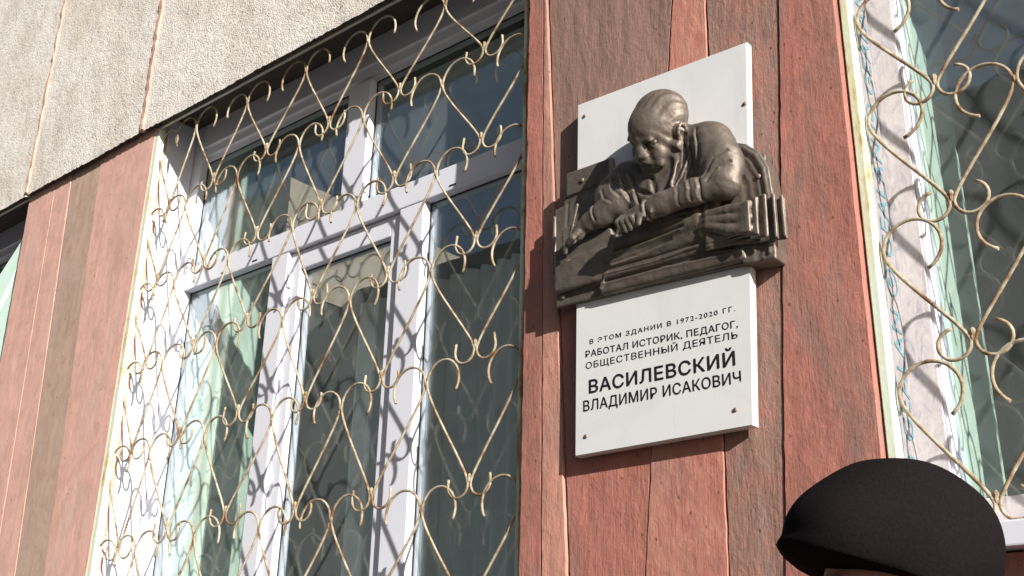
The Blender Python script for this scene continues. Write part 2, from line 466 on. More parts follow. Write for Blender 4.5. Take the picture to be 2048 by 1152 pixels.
def wall_xf(V):           # (x, h, z) with h measured out of the wall -> world; the relief is flattened like a medal's
    h = V[:, 1]; h2 = np.where(h > 0.046, 0.046 + (h - 0.046) * FLAT, h)
    q = (2.2 - h2) / (2.2 - h)
    return np.stack([V[:, 0] * q, -h2, 1.6 + (V[:, 2] - 1.6) * q], 1), True

# ------------------------------------------------------------------ ground and street
GZ = 0.12
bm = bmesh.new()
v = [bm.verts.new(p) for p in ((-600, -600, GZ), (600, -600, GZ), (600, 600, GZ), (-600, 600, GZ))]; bm.faces.new(v)
tag(from_bm("ground", bm, m_asphalt), kind='structure')

blk = thing("apartment_block", "grey block with a cream end wing, reflected in the window glass", "building", (0, 0, 0))
bm = bmesh.new(); box(bm, -21.9, 4, -28, -16.5, GZ, 13.0); from_bm("wall", bm, m_grey_block, blk)
bm = bmesh.new(); box(bm, -34, -22, -28, -13.9, GZ, 12.3); from_bm("lower_storeys", bm, m_grey_block, blk)
bm = bmesh.new(); box(bm, -34.05, -21.95, -28.05, -13.85, 12.3, 15.4); from_bm("top_storey", bm, m_cream, blk)

# ------------------------------------------------------------------ facade: spandrel panels, joints, soffit
TOPZ = 6.6
PB = 3.978
def spandrel(name, x0, x1, label):
    bm = bmesh.new()
    nx = max(2, int((x1 - x0) / 0.012)); nz = 40
    zs = [PB + 0.0] + [PB + (TOPZ - PB) * (k / nz) ** 1.5 for k in range(1, nz + 1)]
    grid = []
    for i in range(nx + 1):
        x = x0 + (x1 - x0) * i / nx
        j = (random.random() ** 2) * 0.006 - 0.002 + 0.005 * math.sin(x * 5.1) * math.sin(x * 2.3 + 1)
        grid.append([bm.verts.new((x, -0.028, z + (j if k == 0 else 0))) for k, z in enumerate(zs)])
    back = [[bm.verts.new((g[0].co.x, -0.006, g[0].co.z + 0.004)), bm.verts.new((g[0].co.x, -0.006, TOPZ))] for g in grid]
    for i in range(nx):
        for k in range(nz): bm.faces.new((grid[i][k], grid[i + 1][k], grid[i + 1][k + 1], grid[i][k + 1]))
        f = bm.faces.new((grid[i][0], back[i][0], back[i + 1][0], grid[i + 1][0])); f.material_index = 1
        bm.faces.new((grid[i][-1], grid[i + 1][-1], back[i + 1][1], back[i][1]))
        bm.faces.new((back[i][0], back[i][1], back[i + 1][1], back[i + 1][0]))
    for e in (0, -1):
        bm.faces.new([*grid[e], back[e][1], back[e][0]])
    o = from_bm(name, bm, [m_pebble, m_soffit])
    return tag(o, label, "wall panel", "pebble-dash panels above the windows")
J1, J2 = -4.957, -3.970
spandrel("wall_panel", -8.2, J1 - 0.011, "pebble-dash wall panel left of both salmon mortar joints")
spandrel("wall_panel", J1 + 0.011, J2 - 0.011, "narrow pebble-dash wall panel between the two salmon mortar joints")
spandrel("wall_panel", J2 + 0.011, 3.2, "long pebble-dash wall panel over the grilled window, right of both joints")
def joint(x, wd, label):
    bm = bmesh.new(); n = 90; rows = []
    for k in range(n + 1):
        z = PB + 0.012 + (TOPZ - PB - 0.03) * k / n
        c = x + random.uniform(-.003, .003); hw = wd * random.uniform(.75, 1.2); y = -0.0285 - random.uniform(.004, .010)
        rows.append([bm.verts.new(p) for p in ((c - hw, -0.015, z), (c - hw * .7, y, z), (c + hw * .7, y, z), (c + hw, -0.015, z), (c, -0.008, z))])
    for a, b in zip(rows[:-1], rows[1:]):
        for i in range(5): bm.faces.new((a[i], a[(i + 1) % 5], b[(i + 1) % 5], b[i]))
    bm.faces.new(rows[0][::-1]); bm.faces.new(rows[-1])
    tag(from_bm("mortar_joint", bm, m_joint), label, "mortar joint", "salmon mortar joints in the pebble-dash wall")
bm = bmesh.new(); box(bm, -8.2, 3.2, 0.0, 0.5, 4.10, TOPZ)
tag(from_bm("backing_wall", bm, m_soffit), "plain wall behind the pebble-dash panels", "wall")
joint(J1, 0.0115, "thin salmon mortar joint nearer the left edge of the pebble-dash wall")
joint(J2, 0.016, "thicker salmon mortar joint running up from the left pier's right corner")

# window positions
E_ = 0.20                                        # depth of the frame face
WINS = {'left': (-7.05, -4.93), 'main': (-3.905, -1.83), 'right': (-0.873, 1.20)}
Z0 = 2.0
ZBOT = {'left': 2.0, 'main': 1.48, 'right': 2.0}
for key, lab in (('left', "dark soffit over the window at the far left edge"), ('main', "dark soffit with a pale metal strip over the grilled window"), ('right', "dark soffit over the right-hand window")):
    x0, x1 = WINS[key]
    t = thing("soffit", lab, "soffit", (0, 0, 0), "soffits over the windows")
    bm = bmesh.new(); box(bm, x0 + 0.0, x1 - 0.0, 0.012, 0.5, 4.073, 4.099); from_bm("soffit_board", bm, m_soffit, t)
    bm = bmesh.new(); box(bm, x0 + 0.003, x1 - 0.003, -0.004, 0.0105, 3.990, 4.099, 0.002); from_bm("metal_strip", bm, m_soffit, t)
    bm = bmesh.new(); box(bm, x0 + 0.003, x1 - 0.003, 0.0, 0.0125, 3.978, 3.988, 0.002); from_bm("metal_strip", bm, m_flash, t)

# ------------------------------------------------------------------ piers
def pier(label, xa, xb, boards, zt, zb, mats, ybody=0.014, b=0.0018):
    """boards: list of (x_top_left, x_top_right, x_bot_left, x_bot_right, y, material index); x given at heights zt and zb"""
    bm = bmesh.new()
    box(bm, xa + 0.004, xb - 0.0005, ybody, 0.5, GZ + 0.3, 4.09, 0.0, 0)
    N = 110; ztop, zbot = 4.094, GZ + 0.32
    for (tl, tr, bl, br, y, mi, last) in boards:
        L = [];
        jl = np.cumsum(rng.uniform(-1, 1, N + 1)); jl -= np.linspace(jl[0], jl[-1], N + 1)
        for k in range(N + 1):
            z = zbot + (ztop - zbot) * k / N
            t = (z - zb) / (zt - zb)
            xl = bl + (tl - bl) * t + 0.0004 * jl[k] + random.uniform(-.0012, .0012); xr = br + (tr - br) * t + random.uniform(-.0012, .0012)
            if last == 1: xr = br + (tr - br) * t + random.uniform(-.0006, .0006)
            if tl == boards[0][0] and last == -1: xl = bl + (tl - bl) * t + random.uniform(-.002, .002)
            y_ = y
            L.append([bm.verts.new(p) for p in ((xl, ybody + .006, z), (xl, y + b, z), (xl + b, y, z), ((xl + xr) / 2, y - .0004, z), (xr - b, y, z), (xr, y + b, z), (xr, ybody + .006, z))])
        for ra, rb in zip(L[:-1], L[1:]):
            for i in range(6):
                f = bm.faces.new((ra[i], ra[i + 1], rb[i + 1], rb[i])); f.material_index = mi; f.smooth = False
        for r in (L[0], L[-1]):
            f = bm.faces.new(r); f.material_index = mi
    o = from_bm("pier", bm, mats)
    return tag(o, label, "pier", "red-brown board-marked piers between the windows")
G = 0.0022
mats = [m_salmon, m_brown, m_brownsal, m_ridge, m_brown2, m_salmon2]
#        top edges            bottom edges
e = [(-1.830, -1.834), (-1.771, -1.762), (-1.748, -1.682), (-1.328, -1.452), (-1.222, -1.240), (-1.009, -1.102), (-0.873, -0.873)]
B = []
for i, (mi, y) in enumerate([(0, 0.0), (3, -0.002), (2, 0.004), (5, 0.002), (4, 0.004), (0, 0.0)]):
    B.append((e[i][0] + (G if i else 0), e[i + 1][0] - (G if i < 5 else 0), e[i][1] + (G if i else 0), e[i + 1][1] - (G if i < 5 else 0), y, mi, -1 if i == 0 else (1 if i == 5 else 0)))
pier("red-brown board-marked pier carrying the white memorial plaque", -1.83, -0.873, B, 3.45, 2.0, mats, 0.022)
mats = [m_pale, m_palebrown, m_ridge]
e = [(-4.975, -4.905), (-4.735, -4.63), (-4.597, -4.462), (-4.588, -4.452), (-4.336, -4.217), (-3.905, -3.905)]
B = []
for i, (mi, y) in enumerate([(0, 0.0), (0, 0.0006), (0, 0.0), (1, 0.0012), (0, 0.0)]):
    g = 0.0004
    B.append((e[i][0] + (g if i else 0), e[i + 1][0] - (g if i < 4 else 0), e[i][1] + (g if i else 0), e[i + 1][1] - (g if i < 4 else 0), y, mi, -1 if i == 0 else (1 if i == 4 else 0)))
pier("pale salmon and brown pier left of the grilled window", -4.93, -3.905, B, 3.95, 2.25, mats, 0.014, 0.0008)

# ------------------------------------------------------------------ windows
def window(name_label, x0, x1, jamb0, film=False, posts=(0.643, 0.741, 1.340, 1.455), upper=(1.015, 1.135), tz=3.282, Z0=2.0):
    """posts: mullions as offsets from x0; upper: mullion of the top light"""
    t = thing("window", name_label, "window", (0, 0, 0), "white plastic windows of the facade")
    F0, F1 = E_, E_ + 0.07                      # frame depth
    # jamb lining on the left, head lining
    bm = bmesh.new(); box(bm, x0 - 0.012, x0 + 0.004, jamb0, F0 - 0.002, Z0 - 0.02, 4.066, 0.002)
    j = from_bm("jamb_lining", bm, m_jamb_film if film else m_pvc, t)
    fl, fr, fb, ft = x0 - 0.012, x1 + 0.03, Z0, 4.071
    bm = bmesh.new()
    box(bm, fl, x0 + 0.068, F0, F1, fb, ft, 0.003)                    # left
    box(bm, x1 - 0.05, fr, F0, F1, fb, ft, 0.003)                     # right
    box(bm, x0 + 0.068, x1 - 0.05, F0, F1, 3.955, ft, 0.003)          # head, two steps
    box(bm, x0 + 0.068, x1 - 0.05, F0 + 0.014, F1, 3.918, 3.955, 0.003)
    box(bm, x0 + 0.068, x1 - 0.05, F0 + 0.03, F1, 3.893, 3.918, 0.002)
    box(bm, x0 + 0.068, x1 - 0.05, F0, F1, fb, fb + 0.075, 0.003)     # bottom
    from_bm("frame", bm, m_film if film else m_pvc, t)
    if film:
        bm = bmesh.new(); box(bm, x0 + 0.0685, x0 + 0.076, F0 + 0.004, F1 - 0.01, fb + 0.076, ft - 0.18, 0.001); from_bm("glazing_bead", bm, m_pvc, t)
    bm = bmesh.new(); box(bm, x0 + 0.0685, x1 - 0.0505, F0 - 0.002, F1, tz, tz + 0.092, 0.004); from_bm("transom", bm, m_pvc, t)
    P0, P1, P2, P3 = [x0 + p for p in posts]
    bm = bmesh.new(); box(bm, P0, P1, F0 + 0.001, F1, fb + 0.0755, tz - 0.0005, 0.004); from_bm("mullion", bm, m_pvc, t)
    bm = bmesh.new(); box(bm, P2, P3, F0 + 0.001, F1, fb + 0.0755, tz - 0.0005, 0.004); from_bm("mullion", bm, m_pvc, t)
    U0, U1 = x0 + upper[0], x0 + upper[1]
    bm = bmesh.new(); box(bm, U0, U1, F0 + 0.001, F1, tz + 0.0925, 3.892, 0.004); from_bm("mullion", bm, m_pvc, t)
    # opening sash in the middle
    S0, S1 = F0 + 0.019, F1 + 0.012
    sb, st = fb + 0.08, tz - 0.0045
    bm = bmesh.new()
    box(bm, P1 + 0.002, P1 + 0.058, S0, S1, sb, st, 0.004); box(bm, P2 - 0.058, P2 - 0.002, S0, S1, sb, st, 0.004)
    box(bm, P1 + 0.058, P2 - 0.058, S0 + 0.0005, S1, st - 0.075, st, 0.004); box(bm, P1 + 0.058, P2 - 0.058, S0 + 0.0005, S1, sb, sb + 0.06, 0.004)
    sash = from_bm("sash", bm, m_pvc, t)
    for hz in (sb + 0.12, st - 0.14):
        bm = bmesh.new(); box(bm, P1 - 0.006, P1 + 0.012, S0 - 0.016, S0 - 0.001, hz, hz + 0.075, 0.004); from_bm("hinge", bm, m_pvc, sash)
    for xa in (P0 - 0.32, P0 - 0.12, P3 + 0.12, P3 + 0.42):
        bm = bmesh.new(); box(bm, xa, xa + 0.03, F0 - 0.0035, F0 - 0.0022, tz + 0.012, tz + 0.018); from_bm("drain_slot", bm, m_gasket, t)
    def pane(a, b, c, d, y, par):
        bm = bmesh.new(); box(bm, a, b, y, y + 0.004, c, d); from_bm("pane", bm, m_glass, par)
        bm = bmesh.new(); g = 0.006
        box(bm, a - .004, a + g, y - 0.003, y - 0.0005, c, d); box(bm, b - g, b + .004, y - 0.003, y - 0.0005, c, d)
        box(bm, a + g, b - g, y - 0.003, y - 0.0005, d - g, d + .004); box(bm, a + g, b - g, y - 0.003, y - 0.0005, c - .004, c + g)
        from_bm("gasket", bm, m_gasket, par)
    yg = F0 + 0.036
    pane(x0 + 0.068, P0, fb + 0.075, tz, yg, t); pane(P1 + 0.058, P2 - 0.058, sb + 0.06, st - 0.075, yg + 0.012, sash)
    pane(P3, x1 - 0.05, fb + 0.075, tz, yg, t)
    pane(x0 + 0.068, U0, tz + 0.092, 3.893, yg, t); pane(U1, x1 - 0.05, tz + 0.092, 3.893, yg, t)
    # sill
    bm = bmesh.new(); box(bm, x0 + 0.006, x1 - 0.006, -0.02, F0 - 0.003, Z0 - 0.06, Z0 - 0.012, 0.004); from_bm("sill", bm, m_pvc, t)
    return t
W1 = window("white three-light window behind the heart-scroll grille left of the plaque", *WINS['main'], 0.06, Z0=ZBOT['main'])
W2 = window("white window with printed film on its frame, right of the plaque pier", *WINS['right'], 0.10, film=True, posts=(0.70, 0.80, 1.40, 1.51), tz=3.62)
W0 = window("window at the far left edge, mostly hidden by the pale pier", *WINS['left'], 0.06)

# printed film lettering on the right window's jamb lining
def text_mesh(body, size, bold=0.0, spacing=1.0, extrude=0.0008):
    c = bpy.data.curves.new("t", 'FONT'); c.body = body; c.size = size; c.offset = bold; c.space_character = spacing; c.extrude = extrude; c.resolution_u = 3
    o = bpy.data.objects.new("t", c); C.objects.link(o)
    me = bpy.data.meshes.new_from_object(o.evaluated_get(bpy.context.evaluated_depsgraph_get()))
    bpy.data.objects.remove(o); bpy.data.curves.remove(c); return me
film_x = WINS['right'][0] + 0.0052
tm = text_mesh("GEALAN", 0.078, 0.0, 1.05, 0.0002)
bmr = bmesh.new()
bmesh.ops.create_circle(bmr, cap_ends=False, radius=0.034, segments=28); ring = bmr.verts[:]
bmesh.ops.create_circle(bmr, cap_ends=False, radius=0.028, segments=28); ring2 = bmr.verts[28:]
bmr.verts.ensure_lookup_table()
for k in range(28): bmr.faces.new((bmr.verts[k], bmr.verts[(k + 1) % 28], bmr.verts[28 + (k + 1) % 28], bmr.verts[28 + k]))
bmesh.ops.create_circle(bmr, cap_ends=True, radius=0.013, segments=16, matrix=Matrix.Translation((0, 0.004, 0)))
rm = bpy.data.meshes.new("film_emblem"); bmr.to_mesh(rm); bmr.free()
tm.materials.append(m_ink); rm.materials.append(m_ink)
rot = Matrix(((0, 0, 1), (0, -1, 0), (1, 0, 0)))        # local x -> +Z, local y -> -Y, normal -> +X
for k in range(5):
    zb = 2.14 + k * 0.435
    o = bpy.data.objects.new("film_lettering", tm); C.objects.link(o); o.parent = W2
    o.matrix_world = Matrix.Translation((film_x, 0.182, zb + 0.062)) @ rot.to_4x4()
    o = bpy.data.objects.new("film_emblem", rm); C.objects.link(o); o.parent = W2
    o.matrix_world = Matrix.Translation((film_x, 0.155, zb)) @ rot.to_4x4()

# walls under the windows
for key, lab in (('left', "low wall under the window at the far left"), ('main', "low wall under the grilled window"), ('right', "low wall under the right-hand window")):
    x0, x1 = WINS[key]; Z0 = ZBOT[key]
    bm = bmesh.new(); box(bm, x0 + 0.002, x1 - 0.008, 0.03, 0.5, GZ - 0.1, Z0 - 0.065); tag(from_bm("apron_wall", bm, m_salmon), lab, "wall", "walls under the windows")
bm = bmesh.new(); box(bm, -8.2, 3.2, -0.06, 0.5, GZ - 0.2, GZ + 0.31, 0.01); 
tag(from_bm("plinth", bm, m_plinth), "grey rendered plinth along the foot of the facade", "plinth")
for a, b, lab in ((-8.2, -7.052, "plain wall beyond the window at the far left"), (1.202, 3.2, "plain wall beyond the right-hand window")):
    bm = bmesh.new(); box(bm, a, b, 0.0, 0.5, GZ + 0.312, 4.03); tag(from_bm("end_wall", bm, m_salmon), lab, "wall")

t = thing("window_board", "mint-painted boards slanting across the window at the far left edge", "board", (0, 0, 0))
bm = bmesh.new(); prism(bm, [(-5.62, 3.37), (-5.065, 3.835), (-5.065, 3.705), (-5.44, 3.13)], 0.055, 0.075, 0.002); from_bm("board", bm, m_mint, t)
bm = bmesh.new(); prism(bm, [(-5.42, 3.06), (-5.065, 3.655), (-4.99, 3.655), (-4.99, 2.9)], 0.06, 0.08, 0.002); from_bm("board", bm, m_mint, t)
# interior: mint reveals beside each window and a dim room behind
bm = bmesh.new()
room = thing("room_interior", "dim room with mint window reveals seen through the glass", "room", (0, 0, 0))
for key in ('left', 'main', 'right'):
    x0, x1 = WINS[key]; Z0 = ZBOT[key]
    bm = bmesh.new(); box(bm, x0 - 0.35, x0 + 0.05, E_ + 0.073, 0.64, Z0, 4.072, 0.004); from_bm("reveal", bm, m_mint, room)
    bm = bmesh.new(); box(bm, x1 - 0.02, x1 + 0.3, E_ + 0.073, 0.64, Z0, 4.072, 0.004); from_bm("reveal", bm, m_mint, room)
    bm = bmesh.new(); box(bm, x0 + 0.06, x1 - 0.03, E_ + 0.073, 0.60, Z0 - 0.05, Z0 + 0.03, 0.004); from_bm("inner_sill", bm, m_pvc, room)
bm = bmesh.new(); box(bm, -8.2, 3.2, 3.0, 3.1, GZ, 4.6); from_bm("back_wall", bm, m_room, room)
bm = bmesh.new(); box(bm, -8.2, 3.2, 0.52, 2.99, 4.31, 4.4); from_bm("ceiling", bm, m_room, room)
bm = bmesh.new(); box(bm, -8.2, 3.2, 0.52, 2.99, GZ + 0.6, GZ + 0.7); from_bm("floor", bm, m_room, room)
for x in (-8.3, -4.45, -1.35, 3.2):
    bm = bmesh.new(); box(bm, x, x + 0.1, 0.645, 2.985, GZ + 0.71, 4.305); from_bm("partition", bm, m_room, room)

def curtain(x0, x1, y, z0, z1, label, mat, amp=0.02, fold=0.09, phase=0.0):
    bm = bmesh.new(); n = int((x1 - x0) / 0.008); rows = []
    for i in range(n + 1):
        x = x0 + (x1 - x0) * i / n
        yy = y + amp * math.sin(2 * math.pi * x / fold + phase + 1.3 * math.sin(x * 3.1)) + 0.4 * amp * math.sin(x * 31)
        rows.append([bm.verts.new((x, yy + o, z)) for z in (z0, (z0 + z1) / 2, z1) for o in (0, 0.003)])
    for a, b in zip(rows[:-1], rows[1:]):
        for q in ((0, 2), (2, 4)):
            bm.faces.new((a[q[0]], b[q[0]], b[q[1]], a[q[1]])); bm.faces.new((a[q[0] + 1], a[q[1] + 1], b[q[1] + 1], b[q[0] + 1]))
    return tag(from_bm("curtain", bm, mat, smooth=True), label, "curtain")
curtain(-3.03, -1.86, 0.47, ZBOT['main'] + .04, 3.12, "grey-green hanging curtain dimly seen through the grilled window", m_curtain, 0.016, 0.075)
m_red = mat_simple("dark_red_curtain", srgb(120, 84, 84), 0.95)
curtain(-0.05, 1.1, 0.62, ZBOT['right'] + .04, 4.06, "dark reddish curtain seen through the right-hand window", m_red, 0.04, 0.17)

# ------------------------------------------------------------------ grilles of heart scrolls
def half_heart(T, Cc, y, s, ps, rw, curl):
    """one bent wire: T = tip point, Cc = point where it meets its neighbour; s = +1 right, -1 left"""
    dx = abs(Cc[0] - T[0]); dz = Cc[1] - T[1]; R = 0.385 * ps / 2; r = 0.106 * ps
    jt = lambda a: random.uniform(-a, a)
    R *= 1 + jt(.06); r *= 1 + jt(.08)
    pts = []
    c0 = (rw * 1.0 + r, -0.045 * ps)
    a0 = math.radians(curl[0] + jt(14)); tl = curl[2] * ps * (1 + jt(.4))
    pts.append((c0[0] + r * math.cos(a0) - tl * 0.15, c0[1] + r * math.sin(a0) + tl))
    for a in np.linspace(a0, math.radians(-180), 16): pts.append((c0[0] + r * math.cos(a), c0[1] + r * math.sin(a)))
    p0 = pts[-1]; c1 = (dx - rw - R, dz)
    # smooth rise from the tip to the flank of the upper scroll
    p3 = (c1[0] + R, dz)
    q1 = (p0[0], p0[1] + 0.10 * ps); q2 = (p3[0], dz - 0.15 * ps)
    for t in np.linspace(0, 1, 18)[1:-1]:
        u = 1 - t
        pts.append(tuple(u ** 3 * p0[i] + 3 * u * u * t * q1[i] + 3 * u * t * t * q2[i] + t ** 3 * p3[i] for i in range(2)))
    for a in np.linspace(0, math.radians(curl[1] + jt(16)), 24): pts.append((c1[0] + R * math.cos(a), c1[1] + R * math.sin(a)))
    return [(T[0] + s * px, y + 0.0008 * s, T[1] + pz) for px, pz in pts]
def grille(label, Y, tips, cs, bar_x, bar_y, ztop, zbot, rw, ps, right_bar=None, curl=(12, 206, 0.045)):
    g = thing("window_grille", label, "window grille", (0, 0, 0), "welded heart-scroll window grilles")
    bm = bmesh.new(); box(bm, bar_x[0], bar_x[1], bar_y[0], bar_y[1], zbot, ztop, 0.002); from_bm("side_bar", bm, m_bar, g)
    if right_bar:
        bm = bmesh.new(); box(bm, right_bar[0], right_bar[1], right_bar[2], right_bar[3], zbot, ztop, 0.002); from_bm("side_bar", bm, m_bar, g)
    for rt, rc in zip(tips, cs):
        for j, T in enumerate(rt):
            bm = bmesh.new()
            tube(bm, half_heart(T, rc[j], Y, -1, ps, rw, curl), rw); tube(bm, half_heart(T, rc[j + 1], Y, 1, ps, rw, curl), rw)
            for px_, pz_, rr in ((T[0], T[1] + 0.004, 1.5), (T[0], T[1] - 0.006, 1.35), (rc[j + 1][0], rc[j + 1][1] + 0.003, 1.45)):     # weld blobs
                bmesh.ops.create_uvsphere(bm, u_segments=8, v_segments=6, radius=rw * rr * random.uniform(.9, 1.2), matrix=Matrix.Translation((px_ + random.uniform(-.001, .001), Y, pz_)) @ Matrix.Diagonal((1, 1, 1.6, 1)))
            from_bm("heart_scroll", bm, m_wire, g)
    return g
YG = 0.026; k = (2.2 + YG)
TX = [-1.687, -1.552, -1.405, -1.246, -1.086, -0.916]; CX = [-1.755, -1.633, -1.481, -1.318, -1.165, -0.997, -0.829]
TZ = [[.899, .911, .920, .914, .914, .915], [.752, .750, .764, .766, .762, .768], [.596, .597, .612, .614, .610, .619], [.440, .447, .459, .452, .455, .464], [.276, .293, .304, .292, .294, .291], [.128, .138, .142, .142, .140, .138], [-.020, -.014, -.010, -.010, -.012, -.014]]
CZ = [[1.030, 1.037, 1.031, 1.034, 1.030, 1.019, 1.016], [.868, .875, .885, .891, .887, .879, .878], [.716, .723, .728, .743, .734, .736, .735], [.566, .573, .580, .581, .580, .584, .582], [.414, .420, .426, .426, .420, .424, .422], [.255, .26, .266, .266, .264, .257, .257], [.105, .109, .113, .114, .113, .108, .108]]
# one more row towards the bottom
tips = [[(k * (x + random.uniform(-.004, .004)), 1.6 + k * z) for x, z in zip(TX, r)] for r in TZ]
cs = [[(k * (x + random.uniform(-.003, .003)), 1.6 + k * z) for x, z in zip(CX, r)] for r in CZ]
grille("rusty cream heart-scroll grille over the window left of the plaque", YG, tips, cs, (-3.9045, -3.879), (0.003, 0.033), 4.0, ZBOT['main'], 0.0039, 0.343, (-1.866, -1.856, 0.020, 0.032))
YR = 0.045
tx = [-0.676, -0.350, -0.024, 0.302, 0.628, 0.954]; cx = [-0.843] + [-0.513 + 0.326 * i for i in range(6)]
tips = [[(x + random.uniform(-.004, .004), z + random.uniform(-.006, .006)) for x in tx] for z in (3.62, 3.305, 2.991, 2.690, 2.375, 2.045)]
cs = [[(x, z + random.uniform(-.006, .006)) for x in cx] for z in (3.84, 3.525, 3.205, 2.925, 2.604, 2.276)]
grille("heart-scroll grille over the right-hand window beside the man in the cap", YR, tips, cs, (-0.867, -0.848), (0.018, 0.056), 4.0, ZBOT['right'], 0.0043, 0.325, None, (78, 250, 0.0))

# ------------------------------------------------------------------ memorial plaque
plq = thing("memorial_plaque", "white memorial plaque with a bronze relief of a man writing at a desk", "plaque", (0, 0, 0))
SL = [(-1.621, 3.235), (-1.093, 3.220), (-1.141, 2.242), (-1.632, 2.239)]
bm = bmesh.new(); prism(bm, SL, -0.034, -0.010, 0.002); slab = from_bm("stone_slab", bm, m_slab, plq)
bm = bmesh.new(); box(bm, -1.50, -1.25, -0.0095, 0.02, 2.4, 3.1); from_bm("wall_bracket", bm, m_gasket, plq)
def lat(u, z):            # x on the slab between its leaning edges
    t = (z - 2.24) / (3.23 - 2.24)
    return (-1.632 + (0.011) * t) * (1 - u) + (-1.141 + 0.048 * t) * u
lines = [("В ЭТОМ ЗДАНИИ В 1972-2020 ГГ.", -1.584, -1.168, 2.522, 2.518, 0.0118, 0.0003, 1.25),
         ("РАБОТАЛ ИСТОРИК, ПЕДАГОГ,", -1.597, -1.164, 2.489, 2.477, 0.0165, 0.00045, 1.06),
         ("ОБЩЕСТВЕННЫЙ ДЕЯТЕЛЬ", -1.597, -1.166, 2.458, 2.451, 0.0165, 0.0002, 1.08),
         ("ВАСИЛЕВСКИЙ", -1.587, -1.177, 2.393, 2.388, 0.0325, 0.0014, 1.06),
         ("ВЛАДИМИР ИСАКОВИЧ", -1.605, -1.164, 2.349, 2.345, 0.0262, 0.0007, 1.04)]
for body, xa, xb, za, zb, hgt, bold, sp in lines:
    me = text_mesh(body, 1.0, 0.0, sp, 0.0)
    co = np.array([v.co[:] for v in me.vertices]); lo, hi = co.min(0), co.max(0)
    caps = 0.7
    sx = (xb - xa) / (hi[0] - lo[0]); sz = hgt / caps
    bml = bmesh.new()
    for i_, (ox, oz) in enumerate(((-bold, 0), (bold, 0), (0, bold * .8), (0, -bold * .8), (0, 0))):
        vm = []
        for vtx in me.vertices:
            fx = (vtx.co.x - lo[0]) * sx; z = za + (zb - za) * fx / (xb - xa) + vtx.co.y * sz
            vm.append(bml.verts.new((xa + fx + ox, -0.0343 - 0.0001 * i_, z + oz)))
        for p in me.polygons: bml.faces.new([vm[q] for q in p.vertices])
    bpy.data.meshes.remove(me)
    me = bpy.data.meshes.new("lettering"); bml.to_mesh(me); bml.free()
    link("lettering", me, m_letter, plq)
def bolt(x, y, z, r, mat, parent, name="bolt"):
    bm = bmesh.new(); bmesh.ops.create_uvsphere(bm, u_segments=14, v_segments=8, radius=r, matrix=Matrix.Translation((x, y, z)) @ Matrix.Diagonal((1, 0.6, 1, 1)))
    from_bm(name, bm, mat, parent, True)
for x, z in ((-1.598, 2.285), (-1.183, 2.284), (-1.110, 3.047), (-1.597, 3.19)):
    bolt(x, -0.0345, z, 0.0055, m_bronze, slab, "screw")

# --- relief panel (desk, board, chair) : axes x, h (out of wall), z
RS = 0.0025
panel = Sculpt((-1.715, -0.006, 2.60), (-1.015, 0.12, 3.05), RS)
OUT = [(-1.684, 2.640), (-1.692, 2.925), (-1.662, 2.930), (-1.650, 3.018), (-1.498, 3.026), (-1.494, 2.965), (-1.20, 2.965), (-1.145, 2.946), (-1.10, 2.922), (-1.06, 2.886), (-1.05, 2.618), (-1.2, 2.624), (-1.4, 2.633)]
panel.poly(OUT, 0.012, 0.046, 0.0)
CH = [(-1.175, 2.945), (-1.140, 2.942), (-1.105, 2.926), (-1.072, 2.894), (-1.050, 2.845), (-1.043, 2.76), (-1.048, 2.612), (-1.13, 2.618), (-1.16, 2.70)]
panel.poly(CH, 0.001, 0.056, 0.0, 0.004)
# board behind the writer's shoulder
panel.rbox((-1.572, 0.046, 2.982), (0.072, 0.010, 0.036), 0.003, None, 0.002)
panel.cap((-1.64, 0.052, 2.944), (-1.545, 0.052, 2.950), 0.004, None, 0.002, True)
panel.cap((-1.645, 0.05, 2.93), (-1.66, 0.05, 2.70), 0.006, None, 0.003, True)
panel.rbox((-1.689, 0.046, 2.82), (0.004, 0.007, 0.085), 0.002, None, 0.002)
# writing surface and its folded front
panel.rbox((-1.40, 0.054, 2.715), (0.272, 0.020, 0.046), 0.010, None, 0.006)
panel.rbox((-1.56, 0.058, 2.770), (0.075, 0.012, 0.030), 0.006, [(.97, 0, .24), (0, 1, 0), (-.24, 0, .97)], 0.004)
panel.cap((-1.678, 0.050, 2.668), (-1.545, 0.062, 2.672), 0.005, None, 0.003, True)
panel.cap((-1.65, 0.076, 2.735), (-1.47, 0.078, 2.778), 0.004, None, 0.003, True)
# chair back rim around a sunk field
rim = [(-1.150, 2.932), (-1.110, 2.914), (-1.080, 2.884), (-1.062, 2.842), (-1.055, 2.76), (-1.060, 2.63)]
panel.chain([((x, 0.055, z), 0.0055) for x, z in rim], 0.003)
panel.chain([((x - 0.013, 0.059, z - 0.006), 0.0065) for x, z in rim], 0.003, True)
panel.chain([((x - 0.030, 0.064, z - 0.014), 0.012) for x, z in rim], 0.006, True)
panel.chain([((x - 0.050, 0.064, z - 0.024), 0.012) for x, z in rim[:-1]], 0.006, True)
panel.cap((-1.10, 0.05, 2.70), (-1.108, 0.05, 2.63), 0.005, None, 0.002)
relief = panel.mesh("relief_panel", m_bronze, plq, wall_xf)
for x, h, z in ((-1.592, 0.058, 2.982), (-1.660, 0.048, 2.664), (-1.083, 0.054, 2.666), (-1.078, 0.054, 2.83)):
    bolt(x, -(0.046 + (h - 0.046) * FLAT), z, 0.007, m_bronze, relief, "bolt")

